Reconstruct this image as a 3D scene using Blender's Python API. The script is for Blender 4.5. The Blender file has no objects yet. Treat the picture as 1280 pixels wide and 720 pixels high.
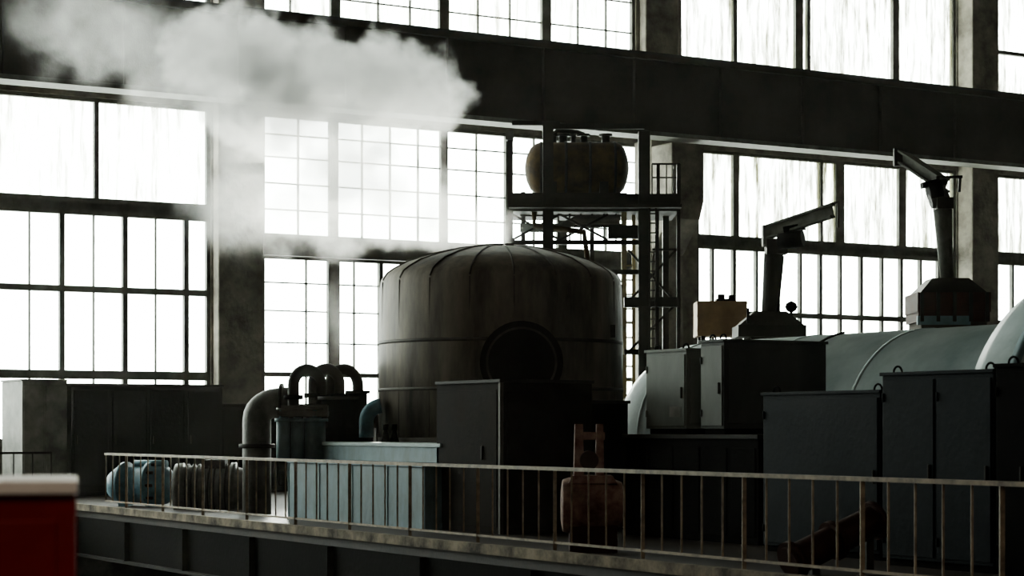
import bpy, bmesh, math, random
from mathutils import Vector, Matrix
random.seed(4)
S=bpy.context.scene
# ---------------- survey: hall axes, +X along window wall, +Y towards it ----------------
TH=math.radians(30.3); F=2549.0; EYE=1.57; HOR=535.0
s,c=math.sin(TH),math.cos(TH)
FW=Vector((s,c,0)); RT=Vector((c,-s,0)); UP=Vector((0,0,1))
def comp(px):
    a=(px-640)/F; return (s+a*c, c-a*s)
def YatX(px,X):
    q=comp(px); return X*q[1]/q[0]
def XatY(px,Y):
    q=comp(px); return Y*q[0]/q[1]
def Z(py,x,y): return EYE+(HOR-py)*(x*s+y*c)/F
def P(px,py,d):
    q=comp(px); return Vector((q[0]*d,q[1]*d,EYE+(HOR-py)*d/F))
WY=50.0
def WX(px): return XatY(px,WY)

# ---------------- materials ----------------
def nt(name):
    m=bpy.data.materials.new(name); m.use_nodes=True
    t=m.node_tree; t.nodes.clear(); return m,t
def N(t,k,**kw):
    n=t.nodes.new(k)
    for a,b in kw.items(): setattr(n,a,b)
    return n
def mat(name,col,col2=None,rough=0.6,metal=0.0,scale=1.5,stretch=(1,1,1),bump=0.15,fine=14.0,lo=0.35,hi=0.65,spec=.3):
    m,t=nt(name); L=t.links
    o=N(t,'ShaderNodeOutputMaterial'); p=N(t,'ShaderNodeBsdfPrincipled')
    L.new(p.outputs[0],o.inputs[0]); p.inputs['Specular IOR Level'].default_value=spec
    g=N(t,'ShaderNodeNewGeometry'); mp=N(t,'ShaderNodeMapping'); mp.inputs['Scale'].default_value=stretch
    L.new(g.outputs['Position'],mp.inputs[0])
    n=N(t,'ShaderNodeTexNoise'); n.inputs['Scale'].default_value=scale; n.inputs['Detail'].default_value=8; n.inputs['Roughness'].default_value=.65
    L.new(mp.outputs[0],n.inputs['Vector'])
    r=N(t,'ShaderNodeValToRGB'); r.color_ramp.elements[0].position=lo; r.color_ramp.elements[1].position=hi
    c2=col2 or tuple(x*.55 for x in col)
    r.color_ramp.elements[0].color=(*c2,1); r.color_ramp.elements[1].color=(*col,1)
    L.new(n.outputs['Fac'],r.inputs[0]); L.new(r.outputs[0],p.inputs['Base Color'])
    n2=N(t,'ShaderNodeTexNoise'); n2.inputs['Scale'].default_value=fine; n2.inputs['Detail'].default_value=5
    L.new(mp.outputs[0],n2.inputs['Vector'])
    b=N(t,'ShaderNodeBump'); b.inputs['Strength'].default_value=bump; b.inputs['Distance'].default_value=.03
    L.new(n2.outputs['Fac'],b.inputs['Height']); L.new(b.outputs[0],p.inputs['Normal'])
    rr=N(t,'ShaderNodeMapRange'); rr.inputs['To Min'].default_value=max(0,rough-.12); rr.inputs['To Max'].default_value=min(1,rough+.15)
    L.new(n.outputs['Fac'],rr.inputs[0]); L.new(rr.outputs[0],p.inputs['Roughness'])
    p.inputs['Metallic'].default_value=metal
    return m
M={}
M['conc']=mat('concrete',(.24,.225,.185),(.085,.078,.064),.9,scale=1.4,fine=8,bump=.4)
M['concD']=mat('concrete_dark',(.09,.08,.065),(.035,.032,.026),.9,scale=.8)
M['deckedge']=mat('worn_kerb',(.33,.28,.21),(.05,.042,.033),.85,scale=2.2)
M['floor']=mat('floor_tiles',(.06,.047,.038),(.025,.021,.018),.6,scale=.9)
M['girder']=mat('girder_paint',(.04,.03,.022),(.017,.013,.010),.8,scale=.9,spec=.12)
M['steelD']=mat('dark_steel',(.03,.026,.021),(.012,.011,.009),.65,metal=.0,spec=.2)
M['black']=mat('black_steel',(.008,.0075,.007),(.004,.004,.0035),.7,spec=.03)
M['frame']=mat('window_frame_paint',(.11,.115,.095),(.05,.05,.04),.7,scale=3)
M['tank']=mat('tank_cladding',(.27,.235,.19),(.035,.031,.026),.55,metal=.15,scale=1.0,stretch=(1.5,1.5,.35),bump=.3,fine=4,lo=.33,hi=.68,spec=.35)
M['tankband']=mat('tank_seam',(.10,.09,.076),(.04,.035,.03),.6,metal=.15)
M['hatch']=mat('tank_hatch_paint',(.024,.020,.016),(.011,.009,.0075),.75,spec=.06)
M['blue']=mat('blue_grey_paint',(.17,.25,.275),(.075,.112,.122),.55,scale=1.6,stretch=(1,1,.5))
M['blueB']=mat('blue_pipe_paint',(.09,.22,.28),(.04,.09,.12),.45,scale=2.5)
M['turb']=mat('turbine_casing_paint',(.50,.58,.58),(.27,.34,.35),.6,scale=.8,lo=.3,hi=.7)
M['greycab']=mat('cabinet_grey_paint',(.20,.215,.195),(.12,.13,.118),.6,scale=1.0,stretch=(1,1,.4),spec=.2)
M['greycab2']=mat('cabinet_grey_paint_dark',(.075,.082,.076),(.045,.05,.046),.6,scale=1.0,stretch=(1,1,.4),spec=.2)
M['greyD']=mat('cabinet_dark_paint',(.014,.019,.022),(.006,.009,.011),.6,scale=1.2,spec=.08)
M['white']=mat('white_cabinet_paint',(.26,.26,.23),(.09,.09,.08),.6)
M['rail']=mat('railing_paint',(.34,.28,.20),(.14,.11,.08),.55,scale=5)
M['yellow']=mat('vessel_paint',(.085,.055,.022),(.02,.014,.008),.7,scale=2.5,spec=.15)
M['yellowB']=mat('yellow_post_paint',(.40,.34,.16),(.2,.16,.08),.6,scale=2)
M['tan']=mat('tan_wood',(.42,.28,.14),(.26,.17,.09),.7,scale=2)
M['red']=mat('red_enamel',(.20,.012,.012),(.14,.009,.009),.6,scale=2,spec=.15)
M['redfade']=mat('faded_red_paint',(.30,.20,.16),(.09,.024,.018),.7,scale=3.5)
M['rust']=mat('rusty_pipe',(.05,.018,.012),(.025,.01,.008),.7,scale=3,spec=.2)
M['lid']=mat('white_lid',(.62,.58,.54),(.5,.46,.43),.6)
M['ceil']=mat('roof_panels',(.09,.082,.066),(.05,.045,.036),.9)
M['pipegrey']=mat('grey_pipe',(.12,.118,.105),(.05,.05,.045),.5,metal=.2,scale=3)
def glassmat(name,lo,hi,mx,tint):
    m,t=nt(name); L=t.links
    o=N(t,'ShaderNodeOutputMaterial'); mx1=N(t,'ShaderNodeMixShader')
    tr=N(t,'ShaderNodeBsdfTransparent'); tr.inputs[0].default_value=(.97,1,.97,1)
    tl=N(t,'ShaderNodeBsdfTranslucent'); tl.inputs[0].default_value=(*tint,1)
    g=N(t,'ShaderNodeNewGeometry'); mp=N(t,'ShaderNodeMapping'); mp.inputs['Scale'].default_value=(3.2,1,.28)
    L.new(g.outputs['Position'],mp.inputs[0])
    n=N(t,'ShaderNodeTexNoise'); n.inputs['Scale'].default_value=1.6; n.inputs['Detail'].default_value=9; n.inputs['Roughness'].default_value=.7
    L.new(mp.outputs[0],n.inputs['Vector'])
    r=N(t,'ShaderNodeMapRange'); r.inputs['From Min'].default_value=lo; r.inputs['From Max'].default_value=hi; r.inputs['To Max'].default_value=mx
    L.new(n.outputs['Fac'],r.inputs[0]); L.new(r.outputs[0],mx1.inputs[0])
    L.new(tr.outputs[0],mx1.inputs[1]); L.new(tl.outputs[0],mx1.inputs[2]); L.new(mx1.outputs[0],o.inputs[0])
    return m
M['glassdirty']=glassmat('streaked_glass',.44,.68,1.0,(.10,.10,.055))
M['glassfrost']=glassmat('dusty_glass',.46,.72,.9,(.22,.22,.17))
M['glass']=glassmat('window_glass',.5,.85,.3,(.6,.6,.55))

# ---------------- mesh builder ----------------
class B:
    def __init__(q): q.bm=bmesh.new(); q.m=[]
    def mi(q,k):
        if k not in q.m: q.m.append(k)
        return q.m.index(k)
    def _f(q,fs,k,sm=False):
        i=q.mi(k)
        for f in fs: f.material_index=i; f.smooth=sm
    def box(q,x0,x1,y0,y1,z0,z1,k):
        return q.obox(Vector((0,0,0)),Vector((1,0,0)),Vector((0,1,0)),UP,x0,x1,y0,y1,z0,z1,k)
    def obox(q,o,ax,ay,az,x0,x1,y0,y1,z0,z1,k,top=1.0):
        vs=[]
        cx,cy=(x0+x1)/2,(y0+y1)/2
        for z,sc in ((z0,1),(z1,top)):
            for x,y in ((x0,y0),(x1,y0),(x1,y1),(x0,y1)):
                vs.append(q.bm.verts.new(o+ax*(cx+(x-cx)*sc)+ay*(cy+(y-cy)*sc)+az*z))
        fs=[q.bm.faces.new([vs[i] for i in f]) for f in ((3,2,1,0),(4,5,6,7),(0,1,5,4),(1,2,6,5),(2,3,7,6),(3,0,4,7))]
        q._f(fs,k); return fs
    def bar(q,a,b,w,h,k):
        a=Vector(a);b=Vector(b);d=(b-a);L=d.length;d.normalize()
        u=d.cross(UP)
        if u.length<.01: u=RT.copy()
        u.normalize(); v=u.cross(d)
        q.obox(a,u,v,d,-w/2,w/2,-h/2,h/2,0,L,k)
    def ibeam(q,a,b,h,w,k):
        q.bar(a,b,.05,h,k); q.bar(Vector(a)+UP*h/2,Vector(b)+UP*h/2,w,.04,k); q.bar(Vector(a)-UP*h/2,Vector(b)-UP*h/2,w,.04,k)
    def cyl(q,a,b,r,k,r2=None,seg=20,cap=True):
        a=Vector(a);b=Vector(b);r2=r if r2 is None else r2
        d=(b-a).normalized(); u=d.orthogonal().normalized(); v=d.cross(u)
        A=[];C=[]
        for i in range(seg):
            t=2*math.pi*i/seg; w=u*math.cos(t)+v*math.sin(t)
            A.append(q.bm.verts.new(a+w*r)); C.append(q.bm.verts.new(b+w*r2))
        fs=[q.bm.faces.new((A[i],A[(i+1)%seg],C[(i+1)%seg],C[i])) for i in range(seg)]
        q._f(fs,k,True)
        if cap: q._f([q.bm.faces.new(A[::-1]),q.bm.faces.new(C)],k)
    def tube(q,pts,r,k,seg=14,closed=False):
        pts=[Vector(p) for p in pts]; n=len(pts); rings=[]
        pu=None
        for i,p in enumerate(pts):
            if closed: d=pts[(i+1)%n]-pts[i-1]
            else: d=pts[min(i+1,n-1)]-pts[max(i-1,0)]
            d.normalize()
            u=d.orthogonal() if pu is None else pu-d*pu.dot(d)
            u.normalize(); pu=u; v=d.cross(u)
            rr=r[i] if isinstance(r,(list,tuple)) else r
            rings.append([q.bm.verts.new(p+(u*math.cos(2*math.pi*j/seg)+v*math.sin(2*math.pi*j/seg))*rr) for j in range(seg)])
        fs=[]
        for i in range(n if closed else n-1):
            a,b=rings[i],rings[(i+1)%n]
            for j in range(seg): fs.append(q.bm.faces.new((a[j],a[(j+1)%seg],b[(j+1)%seg],b[j])))
        q._f(fs,k,True)
        if not closed: q._f([q.bm.faces.new(rings[0][::-1]),q.bm.faces.new(rings[-1])],k)
    def lathe(q,o,ax,prof,k,seg=64,gore=0,amp=0):
        o=Vector(o);ax=Vector(ax).normalized();u=ax.orthogonal().normalized();v=ax.cross(u);R=[]
        for h,r in prof:
            ring=[]
            for j in range(seg):
                t=2*math.pi*j/seg; rr=r*(1+(amp if gore and j%(seg//gore)==0 else 0))
                ring.append(q.bm.verts.new(o+ax*h+(u*math.cos(t)+v*math.sin(t))*max(rr,.001)))
            R.append(ring)
        fs=[]
        for a,b in zip(R,R[1:]):
            for j in range(seg): fs.append(q.bm.faces.new((a[j],a[(j+1)%seg],b[(j+1)%seg],b[j])))
        q._f(fs,k,True)
        q._f([q.bm.faces.new(R[0][::-1]),q.bm.faces.new(R[-1])],k,True)
    def done(q,name,bevel=0):
        bmesh.ops.recalc_face_normals(q.bm,faces=q.bm.faces)
        me=bpy.data.meshes.new(name); q.bm.to_mesh(me); q.bm.free()
        for k in q.m: me.materials.append(M[k])
        o=bpy.data.objects.new(name,me); S.collection.objects.link(o)
        vs=[v.co for v in me.vertices]
        cc=Vector([(min(v[i] for v in vs)+max(v[i] for v in vs))/2 for i in range(3)]); cc.z=min(v.z for v in vs)
        me.transform(Matrix.Translation(-cc)); o.location=cc
        if bevel:
            b=o.modifiers.new('bevel','BEVEL'); b.width=bevel; b.segments=2; b.limit_method='ANGLE'
        return o
def arc(o,u,v,r,a0,a1,n=12):
    return [Vector(o)+(Vector(u)*math.cos(math.radians(a0+(a1-a0)*i/n))+Vector(v)*math.sin(math.radians(a0+(a1-a0)*i/n)))*r for i in range(n+1)]

# ---------------- room shell ----------------
X0,X1,Yb,LOW,TOP=-14.0,68.0,-16.0,-4.5,18.0
b=B(); b.box(X0,X1,Yb,WY+.3,LOW-.2,LOW,'floor'); b.done('floor')
b=B(); b.box(X0,X1,Yb,WY+.3,TOP,TOP+.3,'ceil'); b.done('ceiling')
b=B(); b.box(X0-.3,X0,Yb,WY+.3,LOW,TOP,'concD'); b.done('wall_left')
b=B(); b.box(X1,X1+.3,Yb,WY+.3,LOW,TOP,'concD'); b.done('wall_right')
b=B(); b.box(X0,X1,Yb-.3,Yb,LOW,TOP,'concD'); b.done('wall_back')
DX=13.25
b=B()
b.box(DX,X1-.01,Yb+.01,WY-.01,-.22,0,'floor'); b.box(X0+.01,DX,41,WY-.01,-.22,0,'floor')
b.done('floor_deck')
b=B()
b.box(DX-.12,DX-.001,Yb+.01,41,-.08,.05,'deckedge'); b.box(X0+.01,DX-.12,40.88,40.999,-.06,.04,'deckedge')
b.box(DX-.02,DX+.2,Yb+.01,41,-.95,-.221,'black'); b.box(DX-.14,DX+.2,Yb+.01,41,-1.0,-.95,'steelD')
b.box(X0+.01,DX-.02,41,41.2,-.95,-.221,'black')
for y in range(-14,42,3): b.box(DX-.12,DX-.02,y,y+.04,-.95,-.22,'black')
b.done('deck_edge_beam')
b=B(); b.box(X0+.01,4,Yb+.01,22,-.22,0,'floor'); b.done('floor_gallery')

# ---------------- window wall ----------------
xA0,xA1=X0+2,WX(264); xB0,xB1=WX(328),WX(812); xC0,xC1=WX(872),WX(1196); xD0,xD1=WX(1243),X1-2
UB1,UC0=WX(795),WX(850)
ZL,ZM1,ZU0,ZU1=1.2,9.95,11.2,16.9
b=B()
b.box(X0,X1,WY,WY+.35,LOW,ZL,'conc'); b.box(X0,X1,WY,WY+.35,ZM1,ZU0,'conc'); b.box(X0,X1,WY,WY+.35,ZU1,TOP,'conc')
for a,d in ((X0,xA0),(xA1,xB0),(xB1,xC0),(xC1,xD0),(xD1,X1)):
    b.box(a,d,WY,WY+.35,ZL,ZM1,'conc')
for a,d in ((X0,xA0),(xA1,xB0),(UB1,UC0),(xC1,xD0),(xD1,X1)):
    b.box(a,d,WY,WY+.35,ZU0,ZU1,'conc')
b.done('wall_far')
wn=[0]
def window(x0,x1,z0,z1,vs,hs,thinv=(),thinh=(),glass='glass'):
    wn[0]+=1; b=B(); y0,y1=WY+.06,WY+.2
    b.box(x0,x1,WY+.13,WY+.14,z0,z1,glass)
    for x,w in list(vs)+[(x0+.05,.1),(x1-.05,.1)]: b.box(x-w/2,x+w/2,y0,y1,z0,z1,'frame')
    for z,h in list(hs)+[(z0+.05,.1),(z1-.05,.1)]: b.box(x0,x1,y0-.01,y1+.01,z-h/2,z+h/2,'frame')
    for x in thinv: b.box(x-.02,x+.02,y0+.03,y1-.03,z0,z1,'frame')
    for z in thinh: b.box(x0,x1,y0+.03,y1-.03,z-.018,z+.018,'frame')
    b.done('window_%d'%wn[0])
dA=WX(158)-WX(79)
va=[WX(79)+i*dA for i in range(-16,3) if WX(79)+i*dA>xA0+.2]
window(xA0,xA1,ZL,7.19,[(x,.13) for x in va],[(5.09,.16),(2.92,.22),(7.08,.22)],[x+dA/2 for x in va])
vm=[WX(122)+i*(WX(262)-WX(122)) for i in range(-7,1)]
window(xA0,xA1,7.19,ZM1,[(x,.12) for x in vm if x>xA0],[(7.3,.22)],glass='glassfrost')
window(xB0,xB1,ZL,6.4,[(WX(419),.34),(WX(478),.12),(WX(560),.3),(WX(630),.12),(WX(720),.3)],[(6.24,.32),(3.0,.12)],
       [WX(p) for p in (385,445,520,600,670,760)],[4.7,5.45,3.85,2.2])
window(xB0,xB1,6.4,ZM1,[(WX(419),.26),(WX(557),.22),(WX(636),.12),(WX(705),.3)],[(6.58,.35)],
       [WX(p) for p in (375,455,490,525,598,670,760)],[7.4,8.1,8.8,9.4],glass='glass')
b=B(); b.box(xB0,WX(560),WY-.25,WY-.002,6.15,6.72,'steelD'); b.done('lintel_beam')
vc=[WX(p) for p in (893,920,948,975,1003,1028,1053,1079,1105,1129,1153,1176)]
window(xC0,xC1,ZL,7.19,[(x,.12 if i%2 else .09) for i,x in enumerate(vc)],[(5.05,.16),(2.92,.26),(7.08,.22)])
window(xC0,xC1,7.19,ZM1,[(WX(922),.22),(WX(1029),.1),(WX(1052),.34),(WX(1130),.3)],[(7.3,.2)],glass='glassdirty')
window(xD0,xD1,ZL,7.19,[(xD0+i*.9,.1) for i in range(1,20) if xD0+i*.9<xD1],[(5.05,.16),(2.92,.26),(7.08,.22)])
window(xD0,xD1,7.19,ZM1,[(xD0+i*2.2,.2) for i in range(1,9) if xD0+i*2.2<xD1],[(7.3,.2)],glass='glassdirty')
window(xA0,xA1,ZU0,ZU1,[(x,.15) for x in vm if x>xA0],[(14,.15)],glass='glassfrost')
window(xB0,UB1,ZU0,ZU1,[(WX(p),w) for p,w in ((421,.28),(557,.3),(685,.3))],[(14.9,.1)],
       [WX(p) for p in (365,475,515,600,640,725,760)],[12.3,13.2,14.1,15.8],glass='glassfrost')
window(UC0,xC1,ZU0,ZU1,[(WX(p),w) for p,w in ((921,.14),(1001,.3),(1013,.12),(1122,.26))],[(16.0,.12)],
       [],[],glass='glassdirty')
window(xD0,xD1,ZU0,ZU1,[(xD0+i*2.2,.2) for i in range(1,9) if xD0+i*2.2<xD1],[(14,.12)],glass='glassdirty')

def column(x0,x1,dep=.9,corbel=False,ux=None,ud=None):
    b=B(); b.box(x0,x1,WY-dep,WY-.002,0,9.97 if ux else TOP-.002,'conc')
    if ux: b.box(ux[0],ux[1],WY-ud,WY-.002,9.97,TOP-.002,'conc')
    if corbel:
        bm=b.bm; y0,y1=48.05,WY-dep
        pr=[(y1,6.6),(y1,9.75),(y0,9.75),(y0,8.1),(y0+.2,7.6)]
        A=[bm.verts.new((x0,y,z)) for y,z in pr]; C=[bm.verts.new((x1,y,z)) for y,z in pr]
        fs=[bm.faces.new(A),bm.faces.new(C[::-1])]
        for i in range(5): fs.append(bm.faces.new((A[i],C[i],C[(i+1)%5],A[(i+1)%5])))
        b._f(fs,'conc')
    b.done('concrete_column',.04)
column(WX(266),WX(322),.4)
column(XatY(814,49.1),XatY(854,49.1),.9,True,(WX(799),WX(840)),.35)
column(WX(1197),WX(1230),.7)
gy=48.0
b=B(); b.box(X0+.2,X1-.2,gy,gy+.35,9.97,12.0,'girder')
b.box(X0+.2,X1-.2,gy-.2,gy+.6,9.85,9.97,'frame'); b.box(X0+.2,X1-.2,gy-.2,gy+.6,12.0,12.12,'girder')
b.box(X0+.2,X1-.2,gy+.1,gy+.2,12.12,12.27,'steelD')
x=X0+1
while x<X1-1:
    b.box(x,x+.06,gy-.12,gy,9.97,12.0,'girder'); x+=3
x=X0+2
while x<X1-2:
    b.box(x,x+.3,gy+.35,WY-.003,10.3,10.6,'girder'); x+=6
b.done('crane_girder')

# ---------------- railing ----------------
def railing(p0,p1,name,sp=.39,k='rail'):
    p0=Vector(p0);p1=Vector(p1);d=(p1-p0);L=d.length;d.normalize();b=B()
    b.bar(p0+UP*1.06,p1+UP*1.06,.07,.045,k); b.bar(p0+UP*.14,p1+UP*.14,.04,.03,k)
    n=int(L/sp)
    for i in range(n+1):
        p=p0+d*(L*i/n); w=.045 if i%5==0 else .022
        b.bar(p+UP*(.0 if i%5==0 else .14),p+UP*1.06,w,w,k)
    return b.done(name)
railing((13.32,8,.0),(13.32,38.6,.0),'deck_railing')
railing((2,41.06,.0),(13.0,41.06,.0),'walkway_railing',k='steelD')

# ---------------- big domed tank ----------------
tc=P(626,535,36.4); tc.z=0; R=2.17
def zt(py): return EYE+(HOR-py)*36.4/F
b=B()
b.lathe(tc,UP,[(0.0,R*.97),(zt(556),R*.97),(zt(556),R),(zt(430),R*1.003),(zt(362),R*.995),(zt(352),R*.985),(zt(345),R*.955),(zt(339),R*.90),(zt(330),R*.79),(zt(321),R*.61),(zt(314),R*.42),(zt(310),R*.25),(zt(309),R*.08)],'tank',72)
for py,h in ((430,.03),(488,.03),(552,.08)):
    b.lathe(tc+UP*zt(py),UP,[(-h,R*1.0),(-h,R*1.006),(h,R*1.006),(h,R*1.0)],'tankband',72)
for i in range(18):
    t=2*math.pi*(i+.3)/18; w=Vector((math.cos(t),math.sin(t),0)); 
    b.bar(tc+w*R*1.0+UP*zt(552),tc+w*R*.994+UP*zt(356),.018,.012,'tankband')
    pts=[tc+w*R*q+UP*(zt(z)+.006) for z,q in ((354,.99),(345,.955),(339,.9),(330,.79),(321,.61),(314,.42),(310,.25))]
    b.tube(pts,.016,'tankband',6)
b.lathe(tc+UP*zt(311),UP,[(0,.5),(.05,.5),(.07,.3),(.08,.05)],'tank',32)
hc=tc+RT*.36; hc.z=zt(458)
b.cyl(hc-FW*(R*.955),hc-FW*(R+.02),.70,'hatch',seg=40)
b.cyl(hc-FW*(R+.01),hc-FW*(R+.04),.60,'tankband',seg=40)
b.cyl(hc-FW*(R+.03),hc-FW*(R+.05),.56,'hatch',seg=40)
for i in range(16):
    t=2*math.pi*i/16; q=hc+(RT*math.cos(t)+UP*math.sin(t))*.65
    b.cyl(q-FW*(R+.01),q-FW*(R+.05),.025,'hatch',seg=6)
q=tc+RT*1.17; q.z=zt(372); b.bar(q-FW*1.84-UP*.12,q-FW*1.84+UP*.12,.05,.08,'tankband')
q=tc+RT*1.93; q.z=zt(418); b.bar(q-FW*1.0-UP*.1,q-FW*1.0+UP*.12,.12,.08,'steelD')
for px in (482,493):
    q=P(px,545,35.0); b.cyl(q-UP*.15,q+UP*.1,.09,'black',r2=.03,seg=10); b.cyl(q+UP*.1,q+UP*.2,.05,'black',seg=8)
b.done('domed_steel_tank')

# ---------------- plinths & dark enclosure by tank ----------------
b=B()
xa=14.7; ya,yb=YatX(545,xa)+.35,YatX(361,xa)
b.box(xa,xa+1.2,ya,yb,0,1.02,'blue'); b.box(xa-.04,xa+1.2,ya,yb,.96,1.03,'blue')
n=4
for i in range(n+1):
    y=ya+(yb-ya)*i/n; b.box(xa-.015,xa,y-.015 if i else y,y+.015,0,1.0,'blue')
b.box(xa+.3,xa+1.2,ya,YatX(386,xa+.3),1.0,1.30,'blue')
b.box(xa+.26,xa+1.2,ya,YatX(386,xa+.3),1.27,1.33,'turb')
b.done('blue_oil_tank',.015)
b=B()
cx,cy=15.0,26.0; y1=YatX(545,cx); x1=XatY(740,cy); zt1=2.24
b.box(cx,x1,cy,y1-.02,0,zt1,'hatch')
b.box(cx-.03,x1+.03,cy-.03,y1-.02,zt1,zt1+.05,'steelD')
b.box(cx-.012,cx,cy+.1,y1-.1,.1,zt1-.1,'hatch'); b.box(cx-.02,cx+.04,cy-.02,cy+.04,0,zt1,'tankband')
b.box(cx+.1,x1-.1,cy-.02,cy,.1,2.1,'hatch')
b.box(cx-.04,cx-.01,cy+.5,cy+.54,1.1,1.3,'steelD')
b.box(x1,x1+1.05,cy+.6,cy+1.8,0,1.95,'black'); b.box(x1,x1+1.08,cy+.57,cy+1.8,1.95,2.0,'steelD')
b.done('steel_enclosure',.01)
def cabinet(px0,px1,pyt,X,th,z0,k,name,doors=2,zt=None,plate=False,kd=None):
    y0,y1=YatX(px1,X),YatX(px0,X); z1=Z(pyt,X,(y0+y1)/2) if zt is None else zt
    kd=kd or k
    b=B(); b.box(X,X+th,y0,y1,z0+.08,z1,k)
    b.box(X+.04,X+th-.04,y0+.04,y1-.04,z0,z0+.09,'black')
    b.box(X-.03,X+th+.03,y0-.02,y1+.02,z1,z1+.04,k)
    w=(y1-y0)/doors
    for i in range(doors):
        a,d=y0+i*w+.03,y0+(i+1)*w-.03
        b.box(X-.018,X,a,d,z0+.12,z1-.05,kd)
        b.box(X-.04,X-.018,a+.05,a+.075,(z0+z1)/2-.08,(z0+z1)/2+.08,'steelD')
        for zz in (z0+.3,z1-.25): b.cyl((X-.025,d-.01,zz-.05),(X-.025,d-.01,zz+.05),.015,k,seg=8)
    if plate: b.box(X-.022,X-.017,y0+.1,y0+.4,z0+.25,z0+.4,'white')
    for yy in (y0+.15,y1-.15):
        b.tube(arc((X+.1,yy,z1+.04),(0,1,0),(0,0,1),.07,0,180,8),.014,'black',6)
    b.box(X+.06,X+th-.06,y0-.02,y0,z0+.15,z1-.1,k)
    return b.done(name,.008)
b=B(); xx=16.6; y0,y1=YatX(948,xx),YatX(782,xx)
b.box(xx,18.6,y0,y1,0,1.42,'black'); b.box(xx-.04,18.64,y0-.03,y1+.03,1.42,1.48,'steelD')
for i in range(5):
    y=y0+(y1-y0)*i/5; b.box(xx-.015,xx,y+.06,y+(y1-y0)/5-.06,.1,1.3,'black')
b.done('switchgear_plinth',.01)
cabinet(808,858,440,16.95,.6,1.48,'greycab','control_cabinet',1,plate=True)
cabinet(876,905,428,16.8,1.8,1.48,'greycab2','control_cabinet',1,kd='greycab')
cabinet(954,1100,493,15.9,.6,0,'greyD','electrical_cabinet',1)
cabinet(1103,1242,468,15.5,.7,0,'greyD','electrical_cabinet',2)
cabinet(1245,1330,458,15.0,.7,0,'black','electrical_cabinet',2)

# ---------------- turbine ----------------
b=B(); tX=22.4; zc=1.35; r1=1.82; yF=YatX(852,tX)
prof=[(10.0,r1),(yF-1.2,r1),(yF-.7,r1*.985),(yF-.25,r1*.9),(yF+.1,r1*.72),(yF+.3,r1*.45),(yF+.35,.1)]
b.lathe((tX,0,zc),(0,1,0),prof,'turb',64)
yb2=21.6; r2=2.62
b.lathe((tX,0,zc),(0,1,0),[(9,r2),(yb2-.9,r2),(yb2-.35,r2*.985),(yb2,r2*.93),(yb2+.12,r1*.98)],'turb',72)
for y in (yF-1.2,yF-4.2,yF-7.0): b.lathe((tX,y,zc),(0,1,0),[(-.03,r1),(-.03,r1*1.008),(.03,r1*1.008),(.03,r1)],'turb',64)
b.lathe((tX,yb2-1.0,zc),(0,1,0),[(-.08,r2),(-.08,r2*1.02),(.08,r2*1.02),(.08,r2)],'blue',72)
b.box(tX-r1-.15,tX+r1+.15,11,yF-1.0,1.25,1.42,'turb')
for i in range(26):
    y=11.5+i*.65
    if y<yF-1.2: b.cyl((tX-r1-.08,y,1.42),(tX-r1-.08,y,1.52),.045,'steelD',seg=6)
b.box(tX-1.5,tX+1.5,10,yF-1,0,1.0,'concD')
for yy in (yF-2.6,yF-5.2): b.tube(arc((tX,yy,zc),(-1,0,0),(0,0,1),r1+.03,10,80,12),.02,'steelD',6)
b.done('steam_turbine')

# ---------------- jib cranes ----------------
d=42.0
b=B(); o=P(961,418,d); o.z=0; zz=lambda py: EYE+(HOR-py)*d/F
k=d/F
b.obox(o,RT,FW,UP,-.45,.45,-.45,.45,0,zz(420),'concD')
b.obox(o,RT,FW,UP,-42*k,42*k,-.6,.6,zz(422),zz(408),'steelD'); b.obox(o,RT,FW,UP,-40*k,40*k,-.55,.55,zz(408),zz(390),'steelD',.5)
b.cyl(o+UP*zz(392),P(967,318,d),.15,'steelD',r2=.2,seg=16)
b.bar(P(957,392,d),P(962,330,d),.1,.1,'black'); b.bar(P(971,392,d),P(978,320,d),.07,.07,'black')
b.obox(P(969,318,d),RT,FW,UP,-12*k,14*k,-.2,.2,0,18*k,'steelD')
b.obox(P(967,308,d),RT,FW,UP,-14*k,-2*k,-.12,.12,0,26*k,'frame'); 
a1,a2=P(957,291,d),P(1041,263,d-1.0)
b.ibeam(a1,a2,.24,.2,'frame')
b.bar(P(1048,285,d-1),P(1048,252,d-1),.04,.04,'steelD'); b.bar(P(1036,256,d-1),P(1049,252,d-1),.05,.05,'steelD')
b.cyl(P(974,302,d-.3),P(1004,298,d-.5),.17,'black'); b.cyl(P(990,288,d-.3),P(990,310,d-.3),.13,'black'); b.bar(P(980,288,d-.3),P(1006,283,d-.4),.3,.12,'black')
b.cyl(P(989,408,d),P(989,390,d),.03,'black',seg=8); b.lathe(P(989,391,d),UP,[(0,.02),(.05,.1),(.12,.13),(.2,.1),(.24,.02)],'black',16)
b.bar(P(935,404,d-.7),P(935,385,d-.7),.05,.05,'black')
b.done('jib_crane')
d=38.0; k=d/F; zz=lambda py: EYE+(HOR-py)*d/F
b=B(); o=P(1184,408,d); o.z=0
b.obox(o,RT,FW,UP,-.6,.6,-.6,.6,0,zz(404),'concD')
b.obox(o,RT,FW,UP,-45*k,20*k,-.62,-.5,zz(408),zz(397),'blue')
b.obox(o,RT,FW,UP,-44*k,44*k,-.6,.6,zz(404),zz(392),'rust'); b.obox(o,RT,FW,UP,-45*k,45*k,-.62,.62,zz(392),zz(368),'rust')
b.obox(o,RT,FW,UP,-41*k,41*k,-.58,.58,zz(368),zz(349),'steelD',.55)
for i in range(5): 
    x=(-40+i*20)*k; b.obox(o,RT,FW,UP,x-.03,x+.03,-.66,-.6,zz(404),zz(368),'steelD')
b.cyl(o+UP*zz(351),P(1178,262,d),.12,'frame',r2=.17,seg=16)
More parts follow.
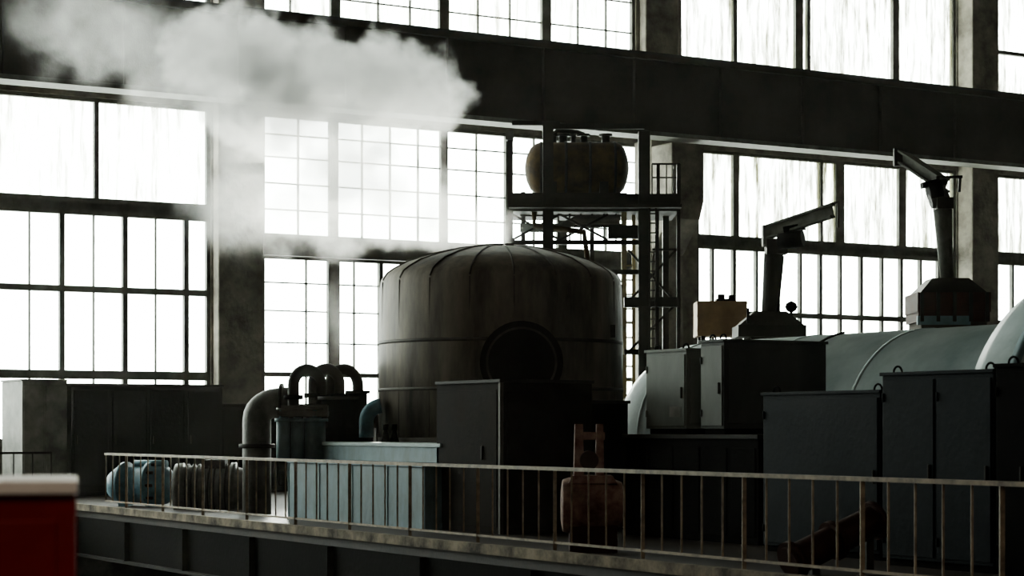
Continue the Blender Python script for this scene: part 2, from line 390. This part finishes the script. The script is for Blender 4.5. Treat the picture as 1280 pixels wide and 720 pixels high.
b.bar(P(1186,351,d),P(1186,255,d),.12,.1,'steelD')
b.obox(P(1178,262,d),RT,FW,UP,-9*k,11*k,-.2,.2,0,14*k,'steelD')
b.cyl(P(1160,240,d),P(1176,236,d),.2,'black'); b.cyl(P(1163,252,d),P(1185,246,d),.14,'steelD'); b.bar(P(1152,232,d),P(1182,228,d),.26,.1,'black')
a1,a2=P(1182,232,d),P(1127,196,d+1)
b.ibeam(a1,a2,.22,.22,'frame')
b.bar(a2-UP*.18,a2+UP*.16,.3,.12,'steelD'); b.bar(P(1170,222,d),P(1203,221,d),.05,.05,'steelD'); b.bar(P(1200,221,d),P(1199,240,d),.05,.05,'steelD')
b.done('jib_crane')
b=B(); d=46.5;k=d/F;o=P(900,420,d);o.z=0;zz=lambda py: EYE+(HOR-py)*d/F
for sx in (-1,1):
    for sy in (-1,1): b.obox(o,RT,FW,UP,sx*.42-.05,sx*.42+.05,sy*.4-.05,sy*.4+.05,0,zz(420),'steelD')
b.obox(o,RT,FW,UP,-.56,.56,-.5,.5,zz(421),zz(378),'tan')
for z in (416,398,382): b.obox(o,RT,FW,UP,-.57,.57,-.52,-.5,zz(z),zz(z-3),'tan')
b.obox(o,RT,FW,UP,-.1,.35,-.2,.2,zz(378),zz(374),'steelD'); b.obox(o,RT,FW,UP,-.05,.1,-.1,.1,zz(374),zz(368),'steelD'); b.obox(o,RT,FW,UP,.2,.33,-.1,.1,zz(374),zz(369),'black')
b.done('wooden_crate')

# ---------------- steel tower with vessel ----------------
d=46.0;k=d/F
def T(px,py,dy=0): return P(px,py,d+dy)
b=B()
def post(px,pt,w,kk='steelD',dy=0):
    p=T(px,pt,dy); b.bar(Vector((p.x,p.y,0)),p,w,w,kk)
for px,pt,w in ((638,168,.12),(685,152,.24),(805,165,.26)): post(px,pt,w)
post(654,240,.1,dy=1.2); post(780,250,.12,'yellowB',dy=.6); post(792,260,.08,'yellowB',dy=1.2); post(848,205,.08); post(822,205,.06); post(740,262,.1,dy=1.8); post(832,250,.14,dy=1.5)
def hb(px0,px1,py,w,h,kk='steelD',dy=0): b.bar(T(px0,py,dy),T(px1,py,dy),w,h,kk)
b.obox(T(743,262),RT,FW,UP,-107*k,107*k,-.5,2.4,0,4*k,'steelD')
hb(636,850,252,.12,.34); hb(636,850,262,.12,.08); hb(640,784,244,.1,.1); hb(650,780,268,.1,.1,dy=1.2)
for a,e in ((640,700),(700,640),(700,760),(760,700)): b.bar(T(a,268,.4),T(e,300,.4),.05,.05,'steelD')
hb(640,810,303,.1,.1); hb(780,850,378,.3,.22); hb(780,850,440,.1,.12); hb(700,805,340,.1,.1); hb(780,850,500,.1,.1)
hb(815,850,205,.04,.04); hb(815,850,222,.03,.03); hb(815,850,312,.05,.05)
for px in (815,824,833,842,850): b.bar(T(px,205),T(px,252),.03,.03,'steelD')
hb(632,642,170,.3,.2,'frame'); hb(640,700,154,.1,.1); hb(685,805,158,.1,.12)
for px in (812,820): b.bar(T(px,500,-.3),T(px,255,-.3),.04,.04,'steelD')
for i in range(20): hb(812,820,495-i*12,.03,.03,dy=-.3)
for i in range(14): hb(780,792,530-i*18,.04,.04,'yellowB',dy=.7)
b.bar(T(785,378),T(845,312),.05,.05,'steelD'); b.bar(T(785,312),T(845,378),.05,.05,'steelD'); b.bar(T(785,440),T(845,380),.05,.05,'steelD')
for px in (698,712,726,740,755,770): b.bar(T(px,300,.9),T(px,262,.9),.04,.04,'steelD')
hb(690,780,282,.08,.08,dy=.9); hb(760,800,290,.15,.3,'steelD',.6); b.tube([T(650,285,.8),T(700,285,.8),T(720,275,.8),T(775,275,.8)],.1,'pipegrey')
b.tube([T(668,262,.3),T(668,282,.3),T(730,290,.3),T(735,330,.3),T(735,520,.3)],.07,'yellow')
b.done('steel_tower')
b=B()
ax=RT; k2=47.3/F; o=P(722,211,47.3); r=33*k2
b.lathe(o,ax,[(-66*k2,.05),(-64*k2,r*.45),(-59*k2,r*.78),(-52*k2,r*.95),(-46*k2,r),(46*k2,r),(52*k2,r*.95),(58*k2,r*.78),(62*k2,r*.45),(64*k2,.05)],'yellow',40)
for h in (-46,-15,15,46): b.lathe(o+ax*h*k2,ax,[(-.03,r),(-.03,r*1.03),(.03,r*1.03),(.03,r)],'steelD',40)
for h in (-32,32): b.obox(o+ax*h*k2,RT,FW,UP,-.1,.1,-.5,.5,-36*k2,-.35,'steelD')
for h,w in ((-30,.12),(-18,.16),(-5,.1),(8,.14),(35,.16)):
    q=o+ax*h*k2+UP*r*.95; b.cyl(q,q+UP*.17,w*.6,'steelD',seg=12); b.cyl(q+UP*.17,q+UP*.22,w,'steelD',seg=12)
b.tube([o+ax*(-30*k2)+UP*(r+.2),o+ax*(-25*k2)+UP*(r+.28),o+ax*(0*k2)+UP*(r+.24),o+ax*(8*k2)+UP*(r+.18)],.05,'steelD')
b.done('pressure_vessel')

# ---------------- pipework left of tank ----------------
d=35.6;k=d/F
b=B(); zz=lambda py: EYE+(HOR-py)*d/F
pl=P(321,575,d+1.5); dd=d+1.5
pts=[Vector((pl.x,pl.y,0)),P(321,570,dd),P(321,525,dd)]+[P(348-27*math.cos(t),525-22*math.sin(t),dd) for t in [math.radians(x) for x in range(15,90,12)]]+[P(352,502,dd),P(372,502,dd)]
b.tube(pts,.26,'pipegrey',20)
for px in (352,370): b.cyl(P(px-2,502,dd),P(px+2,502,dd),.33,'steelD',seg=24)
b.cyl(P(321,560,dd),P(321,555,dd),.33,'steelD',seg=24)
b.done('elbow_pipe')
b=B(); dd=35.4; kk=dd/F
for px,w in ((354,8.5),(372,8.5),(394,13)):
    a=P(px,527,dd); b.cyl(Vector((a.x,a.y,1.03)),a,w*kk,'blue',seg=20)
    b.cyl(a,a+UP*.06,w*kk*1.25,'blue',seg=20); b.cyl(a+UP*.06,a+UP*.2,w*kk*.6,'blue',seg=12); b.cyl(a+UP*.2,a+UP*.24,w*kk*1.0,'pipegrey',seg=16)
b.obox(P(378,527,dd),RT,FW,UP,-30*kk,32*kk,-.2,.2,.1,.18,'pipegrey')
b.bar(P(352,514,dd),P(410,514,dd),.2,.2,'pipegrey')
b.done('blue_filter_cylinders')
b=B(); dd=36.3; kk=dd/F
for i,(px,py,r) in enumerate(((384,482,20),(408,480,19),(430,482,21))):
    o=P(px,py,dd+.35*i); u=(RT*.8+FW*.6).normalized()
    b.tube([o+u*r*kk-UP*1.2]+arc(o,u,UP,r*kk,0,180,14)+[o-u*r*kk-UP*.9],.10,'steelD',14)
    b.cyl(o+u*r*kk-UP*.25,o+u*r*kk-UP*.17,.17,'black',seg=16); b.cyl(o-u*r*kk-UP*.25,o-u*r*kk-UP*.17,.17,'black',seg=16)
q=P(425,500,dd); b.cyl(Vector((q.x,q.y,.5)),q,.33,'black',seg=20); b.cyl(q,q+UP*.06,.4,'steelD',seg=20)
q=P(447,492,dd); b.cyl(Vector((q.x,q.y,.5)),q+UP*.0,.17,'black',seg=16); b.cyl(q,q+UP*.05,.22,'steelD',seg=16)
q=P(400,505,dd); b.cyl(Vector((q.x,q.y,.5)),q,.3,'steelD',seg=20)
b.obox(P(415,535,dd),RT,FW,UP,-.75,.75,-.3,.5,-1.57,0,'black')
b.done('valve_pipe_loops')
b=B(); dd=35.5;kk=dd/F
b.tube(arc(P(478,527,dd),RT,UP,20*kk,180,95,8)[::-1]+[P(458,540,dd),P(458,547,dd)],.13,'blueB',16)
b.done('blue_bypass_pipe')
b=B(); dd=41.0;kk=dd/F
ax=(RT*.95-FW*.3).normalized(); o=P(175,606,dd)
b.lathe(o,ax,[(-42*kk,.12),(-40*kk,.24),(-30*kk,.36),(-24*kk,.40),(-22*kk,.40)],'blueB',32)
b.lathe(o,ax,[(-22*kk,.46),(-17*kk,.46),(-17*kk,.37),(14*kk,.38),(14*kk,.47),(20*kk,.47),(20*kk,.40),(36*kk,.38),(44*kk,.25),(44*kk,.1)],'blueB',32)
b.tube([o-ax*.1+UP*.3,o-ax*.1+UP*.42,o+ax*.3+UP*.42,o+ax*.6+UP*.42],.08,'blueB',12)
for i in range(10):
    t=2*math.pi*i/10; b.cyl(o+ax*13*kk+(FW*math.cos(t)+UP*math.sin(t))*.43,o+ax*21.5*kk+(FW*math.cos(t)+UP*math.sin(t))*.43,.03,'steelD',seg=6)
for h in (-20,18): b.obox(o+ax*h*kk,ax,FW,UP,-.1,.1,-.3,.3,-o.z,-.3,'blueB')
b.done('blue_pump')
b=B(); dd=39.6;kk=dd/F;o=P(270,612,dd)
b.lathe(o,RT,[(-52*kk,.3),(-50*kk,.5),(-40*kk,.52),(-40*kk,.46),(20*kk,.46),(20*kk,.53),(26*kk,.53),(26*kk,.44),(48*kk,.36),(56*kk,.15)],'pipegrey',36)
for h in range(-34,18,7): b.lathe(o+RT*h*kk,RT,[(-.015,.46),(-.015,.5),(.015,.5),(.015,.46)],'steelD',36)
for h in (-28,12): b.obox(o+RT*h*kk,RT,FW,UP,-.12,.12,-.4,.4,-o.z,-.36,'steelD')
b.obox(o,RT,FW,UP,-.2,.2,-.2,.2,.4,.58,'steelD')
b.done('electric_motor')

# ---------------- left cabinets ----------------
b=B(); Yq=45.5; x0,x1=XatY(28,Yq),XatY(272,Yq); xm=XatY(84,Yq); zq=Z(484,x1,Yq)
b.box(x0,xm,Yq,Yq+1.6,.1,zq+.1,'white'); b.box(xm,x1,Yq-.3,Yq+1.6,.1,zq,'black'); b.box(x0+.05,x1-.05,Yq+.05,Yq+1.5,0,.1,'black')
b.box(xm-.03,x1+.03,Yq-.33,Yq+1.63,zq,zq+.05,'steelD'); b.box(x0-.03,xm,Yq-.03,Yq+1.63,zq+.1,zq+.14,'white')
for i in range(4):
    w=(x1-xm)/4; b.box(xm+i*w+.05,xm+(i+1)*w-.05,Yq-.33,Yq-.3,.25,zq-.1,'black'); b.box(xm+i*w+.1,xm+i*w+.13,Yq-.36,Yq-.33,1.2,1.4,'steelD')
w=(xm-x0)/2
for i in range(2): b.box(x0+i*w+.03,x0+(i+1)*w-.03,Yq-.025,Yq,.25,zq,'white')
b.done('switchgear_cabinet',.01)
b=B(); Yq=46.6; x0,x1=XatY(276,Yq),XatY(480,Yq); zq=Z(507,x0,Yq)
b.box(x0,x1,Yq,Yq+1.0,0,zq,'black')
for i in range(6):
    w=(x1-x0)/6; b.box(x0+i*w+.05,x0+(i+1)*w-.05,Yq-.03,Yq,.15,zq-.1,'black')
b.box(x0-.03,x1+.03,Yq-.04,Yq+1.0,zq,zq+.05,'steelD'); b.done('distribution_board',.01)

# ---------------- faded red actuator, rusty pipe ----------------
b=B(); dd=25.9;kk=dd/F; o=P(741,632,dd); ax=RT
b.obox(P(741,632,dd),RT,FW,UP,-.3,.3,-.25,.25,-o.z+0,-.25,'rust')
b.lathe(o,ax,[(-40*kk,.2),(-38*kk,.33),(-30*kk,.36),(26*kk,.34),(36*kk,.3),(40*kk,.2)],'redfade',28)
b.obox(P(737,604,dd),RT,FW,UP,-28*kk,34*kk,-.25,.25,0,10*kk,'redfade',.8)
b.obox(P(724,596,dd),RT,FW,UP,-7*kk,6*kk,-.1,.1,0,66*kk,'redfade',.8); b.obox(P(749,596,dd),RT,FW,UP,-5*kk,6*kk,-.1,.1,0,66*kk,'redfade',.8)
b.bar(P(718,545,dd),P(756,545,dd),.14,.1,'redfade'); b.cyl(P(736,575,dd)-FW*.15,P(736,575,dd)+FW*.15,.12,'rust')
b.done('valve_actuator',.01)
b=B(); a1,a2=P(985,704,21.7),P(1098,648,22.3)
b.cyl(a1,a2,.17,'rust',seg=24); dv=(a2-a1).normalized()
for t in (.05,.5,.95): q=a1.lerp(a2,t); b.cyl(q-dv*.03,q+dv*.03,.22,'rust',seg=24)
for t in (.3,.9):
    q=a1.lerp(a2,t); b.bar(Vector((q.x,q.y,0)),q-UP*.1,.08,.08,'steelD')
b.done('rusty_drain_pipe')

# ---------------- foreground red locker ----------------
b=B(); o=P(97,600,6.0); o.z=0
dr=Vector((o.x,o.y,0)).normalized(); rr=Vector((dr.y,-dr.x,0))
b.obox(o,rr,dr,UP,-.9,-.004,0,.7,0,1.375,'red'); b.obox(o,rr,dr,UP,-.92,0,-.02,.72,1.375,1.415,'lid')
b.obox(o,rr,dr,UP,-.86,-.06,-.012,0,.1,1.3,'red'); b.obox(o,rr,dr,UP,-.15,-.12,-.04,-.012,.7,.85,'red')
b.done('red_fire_locker',.012)

# ---------------- steam ----------------
def steam(name,dens,nscale,amt,lo=.78,hi=.25):
    m,t=nt(name);L=t.links;o=N(t,'ShaderNodeOutputMaterial')
    v=N(t,'ShaderNodeVolumePrincipled'); v.inputs['Color'].default_value=(1,.985,.95,1); v.inputs['Anisotropy'].default_value=.6
    tc_=N(t,'ShaderNodeTexCoord'); g=N(t,'ShaderNodeNewGeometry')
    n=N(t,'ShaderNodeTexNoise'); n.inputs['Scale'].default_value=nscale; n.inputs['Detail'].default_value=5; n.inputs['Roughness'].default_value=.55
    L.new(g.outputs['Position'],n.inputs['Vector'])
    sb=N(t,'ShaderNodeVectorMath',operation='SUBTRACT'); sb.inputs[1].default_value=(.5,.5,.5); L.new(n.outputs['Color'],sb.inputs[0])
    sc=N(t,'ShaderNodeVectorMath',operation='SCALE'); sc.inputs['Scale'].default_value=amt; L.new(sb.outputs[0],sc.inputs[0])
    ad=N(t,'ShaderNodeVectorMath',operation='ADD'); L.new(tc_.outputs['Object'],ad.inputs[0]); L.new(sc.outputs[0],ad.inputs[1])
    ln=N(t,'ShaderNodeVectorMath',operation='LENGTH'); L.new(ad.outputs[0],ln.inputs[0])
    mr=N(t,'ShaderNodeMapRange',interpolation_type='SMOOTHSTEP'); mr.inputs['From Min'].default_value=lo; mr.inputs['From Max'].default_value=hi
    mr.inputs['To Min'].default_value=0; mr.inputs['To Max'].default_value=dens
    L.new(ln.outputs['Value'],mr.inputs[0]); L.new(mr.outputs[0],v.inputs['Density']); L.new(v.outputs[0],o.inputs['Volume'])
    return m
ms=steam('steam_dense',1.15,1.5,1.15,.78,.5); mt=steam('steam_thin',.32,1.1,1.5,.82,.15); mm_=steam('steam_rising',1.0,1.4,1.2,.8,.25)
MS=(ms,mt,mm_)
root=bpy.data.objects.new('steam_plume',None); S.collection.objects.link(root); root.location=P(580,300,40)
puffs=[
 (585,288,40.6,85,40,34,2),(520,262,41,100,65,45,2),(465,215,41.5,110,80,50,2),(405,160,42.5,125,80,50,0),(515,122,42.3,100,70,42,0),(465,90,42.8,90,62,40,0),
 (325,125,43,110,82,45,0),(290,65,43.5,110,80,42,0),(375,90,43,110,78,45,0),(215,70,43.5,120,85,45,1),(140,50,43.5,120,80,45,1),(80,20,43.5,110,70,40,1),
 (400,250,42,130,85,50,2),(320,220,42.5,120,120,50,1),(300,280,42.5,90,70,40,1),(230,115,43.2,100,70,40,1),(420,405,38.5,22,75,22,1)]
for i,(px,py,dd,rx,rz,ry,mm) in enumerate(puffs):
    me=bpy.data.meshes.new('puff'); bm=bmesh.new(); bmesh.ops.create_icosphere(bm,subdivisions=3,radius=1); bm.to_mesh(me); bm.free()
    me.materials.append(MS[mm])
    o=bpy.data.objects.new('puff_%d'%(i+1),me); S.collection.objects.link(o)
    kk=dd/F*1.12; o.scale=(rx*kk,ry*kk,rz*kk); o.rotation_euler=(0,0,-TH)
    o.location=P(px,py,dd)-root.location; o.parent=root
m,t=nt('dust_haze'); o=N(t,'ShaderNodeOutputMaterial'); v=N(t,'ShaderNodeVolumeScatter')
v.inputs['Color'].default_value=(1,.94,.86,1); v.inputs['Density'].default_value=.00015; v.inputs['Anisotropy'].default_value=.65
t.links.new(v.outputs[0],o.inputs['Volume']); M['haze']=m
b=B(); b.box(X0+1,X1-1,2,47.6,LOW+.1,TOP-.1,'haze'); b.done('dust_haze')

# ---------------- light ----------------
w=bpy.data.worlds.new('overcast'); S.world=w; w.use_nodes=True
bg=w.node_tree.nodes['Background']; bg.inputs[0].default_value=(.97,1,.98,1); bg.inputs[1].default_value=14.0
def area(name,loc,rot,sx,sy,e,col=(1,1,1),portal=False):
    l=bpy.data.lights.new(name,'AREA'); l.shape='RECTANGLE'; l.size=sx; l.size_y=sy; l.energy=e; l.color=col
    o=bpy.data.objects.new(name,l); S.collection.objects.link(o); o.location=loc; o.rotation_euler=rot
    if portal: l.cycles.is_portal=True
    return o
area('window_portal',((X0+X1)/2,WY+.5,9),(-math.pi/2,0,0),X1-X0,16.2,1,portal=True)
area('front_fill_light',(-2,-6,16.5),(0,0,0),10,8,2000,(1,.86,.70))  # unseen warm fill added behind the camera to brighten front-facing sides
sl=bpy.data.lights.new('sun','SUN'); sl.energy=7; sl.angle=math.radians(9); sl.color=(1,.97,.90)
so=bpy.data.objects.new('sun',sl); S.collection.objects.link(so)
dv=(P(490,180,50)-Vector((0,0,EYE))).normalized(); so.rotation_euler=dv.to_track_quat('Z','Y').to_euler(); so.location=dv*80

cam=bpy.data.cameras.new('camera'); co=bpy.data.objects.new('camera',cam); S.collection.objects.link(co)
co.location=(0,0,EYE); co.rotation_euler=(math.pi/2,0,-TH)
cam.sensor_width=36; cam.lens=F/1280*36; cam.shift_y=175/1280; cam.clip_end=300
cam.dof.use_dof=True; cam.dof.focus_distance=36; cam.dof.aperture_fstop=2.8
S.camera=co
S.view_settings.view_transform='AgX'
try: S.view_settings.look='AgX - Medium High Contrast'
except Exception as e: print(e)
S.view_settings.exposure=-.1
